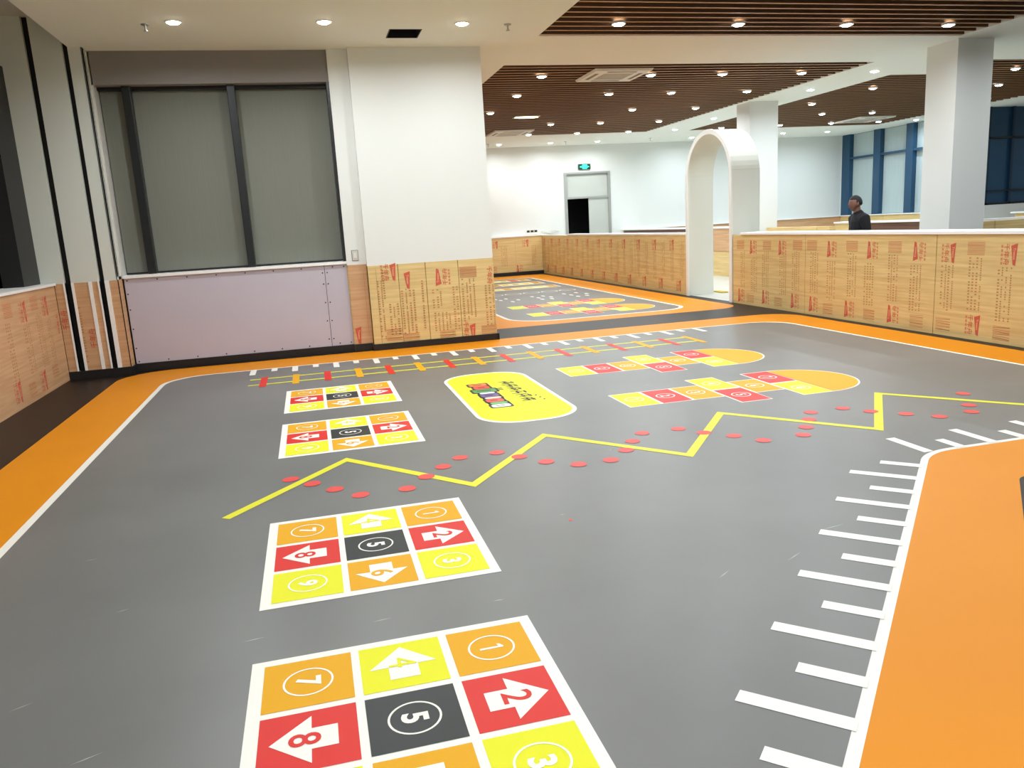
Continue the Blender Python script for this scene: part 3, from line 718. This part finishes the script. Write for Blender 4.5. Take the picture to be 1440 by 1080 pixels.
for a, b in ((10.22, 10.80), (8.55, 8.7), (7.0, 7.15), (5.4, 5.55), (3.8, 3.95)): ws('mullion', -3.42, -3.20 if a > 10 else -3.28, a, b, 1.21, 3.72 if a > 10 else H, BLACK, w2)
ws('window_frame', -3.42, -3.3, -3.2, 10.8, H-.12, H+.0, FRAMED, w2)
ws('window_head', -3.42, -3.36, -3.2, 10.8, H+.0, H+.35, BAND, w2)
for i, (a, b, lab) in enumerate([(8.7, 10.22, 'grey roller blind above the low wall beside the thick dark mullion'), (7.15, 8.55, 'grey roller blind further along the same long window')]):
    t = thing('roller_blind', lab, 'blind', (-3.45, (a+b)/2, 3.8), 'grey blinds of the long window')
    obj('blind_cloth', B(-3.46, -3.456, a, b, 1.22, 3.82), BLIND, t); obj('bottom_bar', B(-3.465, -3.45, a, b, 1.21, 1.23), FRAMED, t)

# -- right window wall X=18
XW = 18.3
wd = sempty('wall_window_right', (XW, 21, 0))
ws('wall_board', XW, XW+.2, 18.31, 24.6, 0, 1.22, WHITE, wd); ws('wall_board', XW, XW+.2, 24.55, 24.6, 1.22, H+.35, WHITE, wd)
for k in range(3): panel(wd, frame_rx(XW), -24.55+2.15*k, -24.55+2.15*(k+1), 0, 1.2, PLY, th=.03)
ws('window_sill', XW-.07, XW+.2, 18.31, 24.55, 1.2, 1.23, CAP, wd)
w3 = sempty('window_3', (XW, 21, 1.2))
ws('window_pane', XW+.16, XW+.17, 18.31, 24.55, 1.22, H, GLASS, w3)
for a, b in ((24.15, 24.55), (22.65, 22.97), (21.2, 21.5), (19.8, 20.1), (18.32, 18.6)): ws('mullion', XW-.02, XW+.12, a, b, 1.23, H, FRAMEB, w3)
for a, b in ((22.97, 24.15), (21.5, 22.65), (20.1, 21.2), (18.6, 19.8)): ws('transom', XW, XW+.1, a, b, 3.1, 3.17, FRAMEB, w3)
for i, (a, b, lab) in enumerate([(22.97, 24.15, 'pale blind of the blue-framed window, beside the corner of the white wall'), (21.5, 22.65, 'pale blind of the blue-framed window, second from the corner'), (20.1, 21.2, 'pale blind of the blue-framed window, half hidden by the square column')]):
    t = thing('roller_blind', lab, 'blind', (XW+.12, (a+b)/2, 3.9), 'pale blinds of the blue window')
    obj('blind_cloth', B(XW+.13, XW+.135, a, b, 1.24, 3.92), BLINDL, t)
# -- dark window wall Y=18.1
we = sempty('wall_window_dark', (21, 18.1, 0))
ws('wall_board', 18.0, 24.0, 18.1, 18.3, 0, 1.38, WHITE, we)
ws('sill_board', 18.0, 24.0, 18.02, 18.1, .9, .95, CAP, we)
w4 = sempty('window_4', (21, 18.1, 1.4))
ws('window_pane', 18.0, 24, 18.18, 18.19, 1.38, H, BLUEP, w4)
for x in (18.0, 18.78, 20.2, 21.6, 23): ws('mullion', x, x+.07, 18.1, 18.18, 1.38, H, mat('navy_frame', (16, 44, 66), .4), w4)
ws('transom', 18.0, 24, 18.1, 18.17, 3.11, 3.16, FRAMED, w4); ws('window_frame', 18.0, 24, 18.1, 18.17, 1.36, 1.42, FRAMED, w4); ws('transom', 18, 24, 18.1, 18.17, 1.72, 1.75, FRAMED, w4)
t = thing('ledge_counter', 'low counter with white top under the dark blue window', 'counter', (19.6, 17.0, 0))
obj('counter_body', B(18.2, 22, 16.9, 17.3, 0, 1.12), PLY, t); obj('counter_top', B(18.1, 22.1, 16.85, 17.35, 1.12, 1.16), CAP, t)

# ================================================================ CEILING FITTINGS
def downlight(lens, trim):
    t = thing('downlight', 'x', 'lamp', (0, 0, H))
    g = MB().ring(0, 0, .070, .088, H-.008, H+.022); obj('lamp_trim', g, TRIM, t)
    g = MB().ball((0, 0, H-.004), (.069, .069, .024), 8); obj('lens', g, lens, t, smooth=True)
    ld = bpy.data.lights.new('bulb', 'AREA'); ld.shape = 'DISK'; ld.size = .12; ld.energy = LAMP_W; ld.spread = math.radians(SPREAD)
    ld.color = COL_N if lens is L_NEUT else COL_C
    lo = bpy.data.objects.new('bulb', ld); C.objects.link(lo); lo.location = (0, 0, -.036); lo.parent = t
    return t
def parked(t):
    for ch in t.children:
        if ch.type == 'MESH': ch.matrix_parent_inverse = Matrix.Translation((0, 0, -H))
    return t
proto = {'n': parked(downlight(L_NEUT, 0)), 'c': parked(downlight(L_COOL, 0))}; used = set()
def place(x, y, kind, label, group):
    if kind in used: t = copy_tree(proto[kind])
    else: t = proto[kind]; used.add(kind)
    t.location = (x, y, H-.001); t['label'] = label; t['group'] = group
    return t
sof = [(-1.14, 9.63, 'n', 'round downlight in the white ceiling beside the sprinkler by the dark window bay'), (.44, 9.6, 'n', 'round downlight in the white ceiling in front of the bay, beside the dark hatch'), (2.02, 9.65, 'n', 'round downlight in the white ceiling in front of the big white column'),
 (5.82, 23.6, 'n', 'downlight on the far white ceiling strip, next to the big white column'), (7.42, 23.6, 'n', 'downlight on the far white ceiling strip, second from the big white column'), (8.93, 23.6, 'n', 'downlight on the far white ceiling strip above the exit sign'),
 (10.3, 21.1, 'c', 'downlight on the white strip, deepest of those above the arch'), (10.3, 18.9, 'c', 'downlight on the white ceiling strip, just above the arch'), (11.98, 23.4, 'c', 'downlight low above the arch over the far blue-lit wall'),
 (10.24, 14.8, 'c', 'downlight on the diagonal white strip beyond the middle column'), (10.24, 12.9, 'n', 'downlight on the diagonal white strip nearest the square column'),
 (14.95, 23.0, 'c', 'downlight on the far white ceiling over the pale wall, beside the middle column'), (16.56, 23.0, 'c', 'downlight on the far white ceiling close to the blue-framed window'), (17.75, 20.5, 'c', 'downlight on the white ceiling edge right above the blue-framed window')]
for x, y, k, lab in sof: place(x, y, k, lab, 'downlights in the white ceiling')
A1 = 'in the front slatted ceiling, '
A2 = 'in large slatted ceiling, '
A3 = 'in slatted ceiling beyond the columns, '
sl = [(3.95, 9.58, 'n', A1+'first from the white ceiling'), (5.57, 9.58, 'n', A1+'second from the white ceiling'), (7.15, 9.58, 'n', A1+'third from the white ceiling'), (8.75, 9.58, 'n', A1+'fourth, by its outer end')]
rows = {12.9: [3.96, 5.87, 7.2, 8.74], 14.75: [4.03, 5.84, 7.13, 8.77], 16.9: [4.02, 7.23, 8.76], 19.05: [6.02, 7.3, 8.86], 21.1: [6.03, 7.4, 8.9]}
rn = {12.9: 'row by front beam', 14.75: 'second row from front', 16.9: 'middle row', 19.05: 'fourth row from front', 21.1: 'last row'}
on = ['first', 'second', 'third', 'fourth']
for y, xs in rows.items():
    for j, x in enumerate(xs): sl.append((x, y, 'n', A2+rn[y]+', '+on[j]+' from big column'))
sl += [(11.6, 14.65, 'n', A3+'above the person, by its slanting edge'), (11.6, 16.7, 'n', A3+'second along its slanting edge'), (13.15, 18.5, 'c', A3+'between its edge lamps and the air conditioner'), (13.35, 20.7, 'c', A3+'far end, first beside the middle column'),
       (14.65, 18.5, 'c', A3+'just before the air conditioner'), (14.95, 20.6, 'c', A3+'far end, by the corner of the air conditioner'), (16.5, 20.55, 'c', A3+'on the far corner of the air conditioner'), (11.62, 20.9, 'c', A3+'tucked against the middle column'),
       (13.2, 12.75, 'n', A3+'nearest lamp past the square column'), (14.65, 14.55, 'c', A3+'second lamp past the square column'), (16.4, 16.6, 'c', A3+'lamp cut off by the square column')]
for x, y, k, lab in sl: place(x, y, k, 'downlight '+lab, 'downlights in the slatted ceilings').location.z = H-.018
# lamps of the same rows above and behind the viewpoint
k = 0
CN = {-1.14: 'nearest the long window', .44: 'second from the long window', 2.02: 'third from the long window', 3.95: 'first inside the front slats', 5.57: 'second inside the front slats', 7.15: 'third inside the front slats', 8.75: 'last inside the front slats'}
RN = {7.3: 'first hidden row', 4.6: 'second hidden row', 1.2: 'row above the camera', -1.6: 'row by the rear wall'}
for x in CN:
    for y in RN:
        if x > 3 and y == 1.2: continue
        place(x, y, 'n', 'overhead downlight, '+RN[y]+', '+CN[x], 'downlights overhead')
for x in (11.5, 14.5, 17.5, 21):
    for y in (2, 6, 9.8): place(x, y, 'n', 'side downlight, '+{2: 'row abreast of the camera', 6: 'middle side row', 9.8: 'row by the cross partition'}[y]+', '+{11.5: 'first from the slats', 14.5: 'second from the slats', 17.5: 'third from the slats', 21: 'by the east wall'}[x], 'downlights to the side')
for x in (19.6, 22.4): place(x, 14.5, 'c', 'cool side downlight before the dark window, '+('first' if x < 20 else 'second')+' from the blue window', 'downlights to the side')

t = thing('oval_lamp', 'wide warm yellow lamp glowing between the ceiling slats', 'lamp', (5.07, 17.84, H))
obj('lens', MB().add([(5.07+.27*math.cos(2*PI*k/24), 17.84+.12*math.sin(2*PI*k/24), H-.006) for k in range(24)]+[(5.07+.27*math.cos(2*PI*k/24), 17.84+.12*math.sin(2*PI*k/24), H+.004) for k in range(24)], [tuple(range(24))[::-1], tuple(range(24, 48))]+[(i, (i+1) % 24, 24+(i+1) % 24, 24+i) for i in range(24)]), WARM, t)
obj('lamp_trim', B(4.78, 5.36, 17.70, 17.98, H-.003, H+.01), TRIM, t)

def cassette(x, y, label, s=1.0):
    t = thing('air_conditioner', label, 'air conditioner', (x, y, H), 'ceiling air conditioner cassettes')
    h = s/2; zi = H-.035
    pts = lambda r, z: [(x-r, y-r, z), (x+r, y-r, z), (x+r, y+r, z), (x-r, y+r, z)]
    g = MB(); v = pts(h, H)+pts(h-.02, zi)+pts(h-.24, zi)+pts(h-.24, H+.02)
    fs = []
    for k in range(3):
        for i in range(4): fs.append((4*k+i, 4*k+(i+1) % 4, 4*k+4+(i+1) % 4, 4*k+4+i))
    obj('face_panel', g.add(v, fs), ACW, t)
    gr = obj('grille', B(x-h+.24, x+h-.24, y-h+.24, y+h-.24, zi+.012, zi+.02), ACG, t)
    for k in range(9): obj('grille_slat', B(x-h+.25, x+h-.25, y-h+.27+k*.052, y-h+.285+k*.052, zi+.002, zi+.014), ACW, gr)
    for dx, dy, a, b in ((0, -1, h-.25, .03), (0, 1, h-.25, .03), (-1, 0, .03, h-.25), (1, 0, .03, h-.25)):
        cx, cyy = x+dx*(h-.12), y+dy*(h-.12); obj('air_outlet', B(cx-a, cx+a, cyy-b, cyy+b, zi-.003, zi+.001), ACG, t)
cassette(5.2, 12.9, 'white cassette air conditioner by the front edge of the large slatted ceiling')
cassette(5.4, 20.65, 'white cassette air conditioner low by the big column above the far white strip', 1.05)
cassette(15.6, 20.0, 'white cassette air conditioner in the slatted ceiling over the blue window', 1.15)

def sprinkler(x, y, label):
    t = thing('sprinkler', label, 'sprinkler', (x, y, H), 'ceiling sprinklers')
    obj('escutcheon', MB().cyl((x, y), .04, H-.012, H, 16, r2=.045), ALU, t)
    obj('pipe_stub', MB().cyl((x, y), .011, H-.06, H-.01, 10), ALU, t)
    obj('deflector', MB().cyl((x, y), .022, H-.075, H-.065, 12), ALU, t)
sprinkler(-1.44, 9.73, 'small sprinkler in the white ceiling by the dark window bay'); sprinkler(2.58, 9.69, 'small sprinkler in the white ceiling between the column and the slatted ceiling')
sprinkler(10.5, 23.2, 'small sprinkler on the far white strip above the arch'); sprinkler(7.84, 23.45, 'small sprinkler on the far white strip left of the exit sign'); sprinkler(5.44, 23.4, 'small sprinkler on the far white strip against the big column')
t = thing('ceiling_hatch', 'square dark open hatch in the white ceiling before the big column', 'hatch', (1.395, 10.145, H))
g = MB(); w_ = .012
for a in ((hx0, hx0+w_, hy0, hy1), (hx1-w_, hx1, hy0, hy1), (hx0, hx1, hy0, hy0+w_), (hx0, hx1, hy1-w_, hy1)): g.box(*a, H-.004, H+.3)
obj('hatch_frame', g, BLACK, t); obj('hatch_back', B(hx0, hx1, hy0, hy1, H+.3, H+.31), GAP, t)
for k in range(3): obj('duct_fin', B(hx0, hx1, hy0+.1+.1*k, hy0+.106+.1*k, H+.08, H+.16), BLACK, t)

# ================================================================ PERSON
def j2(r): return (r, r) if not isinstance(r, tuple) else r
# local frame: faces +X, left is +Y, z up
P = thing('person', 'person with short black hair in a black top standing behind the low wall', 'person', (8.40, 10.825, 0.004))
P.rotation_euler = (0, 0, math.atan2(.2, -.98))
LN = .07
def limb(g, pts, rs, n=14):
    """closed tapering tube through pts; rs = radius or (front-back, side) per point, round ends"""
    P_ = [Vector(p) for p in pts]; rs = [j2(r) for r in rs]; rings = []
    for i, p in enumerate(P_):
        d = (P_[min(i+1, len(P_)-1)]-P_[max(i-1, 0)]).normalized()
        u = (Vector((1, 0, 0))-d*d.x)
        if u.length < .2: u = Vector((0, 0, 1))-d*d.z
        u.normalize(); v = d.cross(u)
        rings.append([p+rs[i][0]*math.cos(2*PI*k/n)*u+rs[i][1]*math.sin(2*PI*k/n)*v for k in range(n)])
    vs = [q for r in rings for q in r]
    fs = [(i*n+k, i*n+(k+1) % n, (i+1)*n+(k+1) % n, (i+1)*n+k) for i in range(len(P_)-1) for k in range(n)]
    fs += [tuple(range(n))[::-1], tuple(range((len(P_)-1)*n, len(P_)*n))]
    g.add(vs, fs)
    for i in (0, -1):
        r = min(rs[i]); g.ball(tuple(P_[i]), (rs[i][0], rs[i][1], r*.8), 8)
g = MB()
limb(g, [(-.02, 0, .86), (-.02, 0, .95), (-.01, 0, 1.08), (0, 0, 1.22), (.005, 0, 1.33), (.01, 0, 1.40)], [(.10, .14), (.11, .155), (.095, .13), (.108, .15), (.105, .16), (.07, .10)])
limb(g, [(.01, 0, 1.38), (.03, 0, 1.46), (.05, 0, 1.53), (.06, 0, 1.58)], [(.07, .085), .058, .056, .06])
for s_, p1, p2, p3 in ((1, (-.03, .225, 1.12), (.05, .235, .91), (.072, .235, .865)), (-1, (0, -.225, 1.12), (.10, -.226, .92), (.125, -.226, .875))):
    limb(g, [(.01, s_*.10, 1.385), (.008, s_*.17, 1.37), (-.01, s_*.20, 1.26), p1, ((p1[0]+p2[0])/2, (p1[1]+p2[1])/2, (p1[2]+p2[2])/2+.01), p2, p3], [.06, .062, .05, .043, .041, .029, (.024, .03)])
for s_, kn, an, to in ((1, (.04, .10, .48), (-.03, .10, .10), (.10, .11, .035)), (-1, (.02, -.10, .48), (-.10, -.10, .10), (.03, -.11, .035))):
    limb(g, [(-.02, s_*.085, .90), (0, s_*.095, .72), kn, ((kn[0]+an[0])/2-.02, an[1], .32), an, (an[0], an[1], .05)], [.095, .082, .056, .055, .038, .04])
    limb(g, [(an[0]-.01, an[1], .045), (an[0]+.06, an[1], .045), to], [.04, .042, .03])
body_g = g
# hands with five fingers and the head, joined into the body mesh
HX, HZ = .075, 1.602
def head(x, y, z):
    # unit sphere -> head; x front, y side, z up
    X = x*.098; Y = y*.077; Zz = z*.118
    if z < 0: k = 1-.32*(-z)**1.5; Y *= k; X = X*(1-.16*(-z)) + .014*(-z)
    if x > 0: X *= .93
    if x < 0 and z > -.3: X *= 1.07
    n = math.exp(-((y/.16)**2))*math.exp(-(((z+.10)/.22)**2))*(1 if x > 0 else 0); X += .027*n
    b = math.exp(-(((z-.28)/.1)**2))*math.exp(-((y/.55)**2))*(1 if x > 0 else 0); X += .006*b
    e = (math.exp(-(((y-.42)/.16)**2))+math.exp(-(((y+.42)/.16)**2)))*math.exp(-(((z-.07)/.13)**2))*(1 if x > 0 else 0); X -= .010*e
    l = math.exp(-((y/.3)**2))*math.exp(-(((z+.47)/.09)**2))*(1 if x > 0 else 0); X += .007*l
    c = math.exp(-((y/.35)**2))*math.exp(-(((z+.85)/.15)**2))*(1 if x > 0 else 0); X += .010*c
    return (HX+X, Y, HZ+Zz)
g.ball((0, 0, 0), 1, 24, fn=head)
for s in (1, -1):
    g.ball((HX-.01, s*.08, HZ-.005), (.018, .009, .032), 8)
    for f, (dy, ln, th) in enumerate([(-.030, .070, .0088), (-.010, .080, .009), (.010, .076, .0088), (.029, .060, .008)]):
        base = Vector((.09 if s > 0 else .145, s*.235+dy*.15, .815)) if False else None
    bx, by, bz = (.075, .236, .85) if s > 0 else (.13, -.226, .865)
    g.ball((bx+.008, by, bz-.035), (.042, .017, .05), 10)
    for f in range(4):
        fx = bx-.024+f*.021; ln = (.058, .072, .076, .066)[f]
        g.tube([(fx, by, bz-.07), (fx+.004, by, bz-.07-ln*.5), (fx-.0, by-s*.012, bz-.07-ln*.85), (fx-.004, by-s*.02, bz-.07-ln)], .0088, 8)
    g.tube([(bx+.035, by, bz-.02), (bx+.058, by-s*.006, bz-.045), (bx+.062, by-s*.012, bz-.075)], .0098, 8)
body = obj('body', g, SKIN, None, smooth=True); body.parent = P
rm = body.modifiers.new('join', 'REMESH'); rm.mode = 'VOXEL'; rm.voxel_size = .0065; rm.use_smooth_shade = True
sm_ = body.modifiers.new('smooth', 'SMOOTH'); sm_.iterations = 3; sm_.factor = .5
bpy.context.view_layer.update()
m2 = bpy.data.meshes.new_from_object(body.evaluated_get(bpy.context.evaluated_depsgraph_get())); body.modifiers.clear(); body.data = m2
m2.materials.clear(); m2.materials.append(SKIN)
def pchild(name, mb, m, smooth=True):
    o = obj(name, mb, m, None, smooth=smooth); o.parent = P; return o
g = MB()
def hairf(x, y, z):
    a = head(x, y, z); c = Vector((HX, 0, HZ)); v = Vector(a)-c
    front = max(0, x)
    lim = .42*front-.30*max(0, -x)  # hairline
    k = 1.085 if z > lim else .93
    # sideburn area stays out of the face
    if x > .2 and z < .52: k = .9
    return tuple(c+v*k)
g.ball((0, 0, 0), 1, 28, fn=hairf); pchild('hair', g, HAIR)
g = MB(); [g.ball((HX+.078, s*.031, HZ+.009), (.005, .011, .005), 8) for s in (1, -1)]; pchild('eye', g, EYEW)
g = MB(); [g.ball((HX+.0855, s*.031, HZ+.009), (.004, .006, .006), 8) for s in (1, -1)]; pchild('iris', g, HAIR)
g = MB(); [g.ball((HX+.085, s*.032, HZ+.028), (.007, .02, .004), 8) for s in (1, -1)]; pchild('eyebrow', g, HAIR)
g = MB().ball((HX+.089, 0, HZ-.053), (.009, .024, .006), 8); pchild('mouth', g, LIP)
# clothes
def garment(name, g, m):
    o = obj(name, g, m, None, smooth=True); o.parent = P
    r_ = o.modifiers.new('join', 'REMESH'); r_.mode = 'VOXEL'; r_.voxel_size = .008; r_.use_smooth_shade = True
    q = o.modifiers.new('smooth', 'SMOOTH'); q.iterations = 4; q.factor = .5
    bpy.context.view_layer.update()
    me = bpy.data.meshes.new_from_object(o.evaluated_get(bpy.context.evaluated_depsgraph_get())); o.modifiers.clear(); o.data = me
    me.materials.clear(); me.materials.append(m)
g = MB()
limb(g, [(-.02, 0, .83), (-.02, 0, .95), (-.012, 0, 1.08), (-.004, 0, 1.22), (0, 0, 1.33), (.005, 0, 1.41), (.018, 0, 1.452)], [(.13, .175), (.135, .18), (.125, .158), (.135, .178), (.13, .185), (.10, .135), (.075, .085)])
for s_, p1, p2 in ((1, (-.03, .225, 1.12), (.048, .234, .92)), (-1, (0, -.225, 1.12), (.096, -.226, .93))):
    limb(g, [(.005, s_*.10, 1.385), (.004, s_*.175, 1.368), (-.01, s_*.205, 1.26), p1, ((p1[0]+p2[0])/2, (p1[1]+p2[1])/2, (p1[2]+p2[2])/2+.01), p2], [.082, .084, .07, .06, .056, .045])
garment('long_sleeved_top', g, SHIRT)
g = MB(); limb(g, [(-.02, 0, .82), (-.02, 0, .95)], [(.125, .165), (.125, .168)])
for s_, kn, an in ((1, (.04, .10, .48), (-.03, .10, .10)), (-1, (.02, -.10, .48), (-.10, -.10, .10))):
    limb(g, [(-.02, s_*.085, .88), (0, s_*.095, .72), kn, ((kn[0]+an[0])/2-.015, an[1], .32), (an[0], an[1], .11)], [.112, .10, .076, .074, .062])
garment('trousers', g, TROU)
for x, y in ((.02, .105), (-.05, -.105)):
    g = MB().ball((0, 0, 0), 1, 10, fn=lambda a, b, c: (x+.02+a*.145, y+b*.055, max(0, .045+c*.06*(1-.35*max(0, a))))); pchild('shoe', g, SHOE)
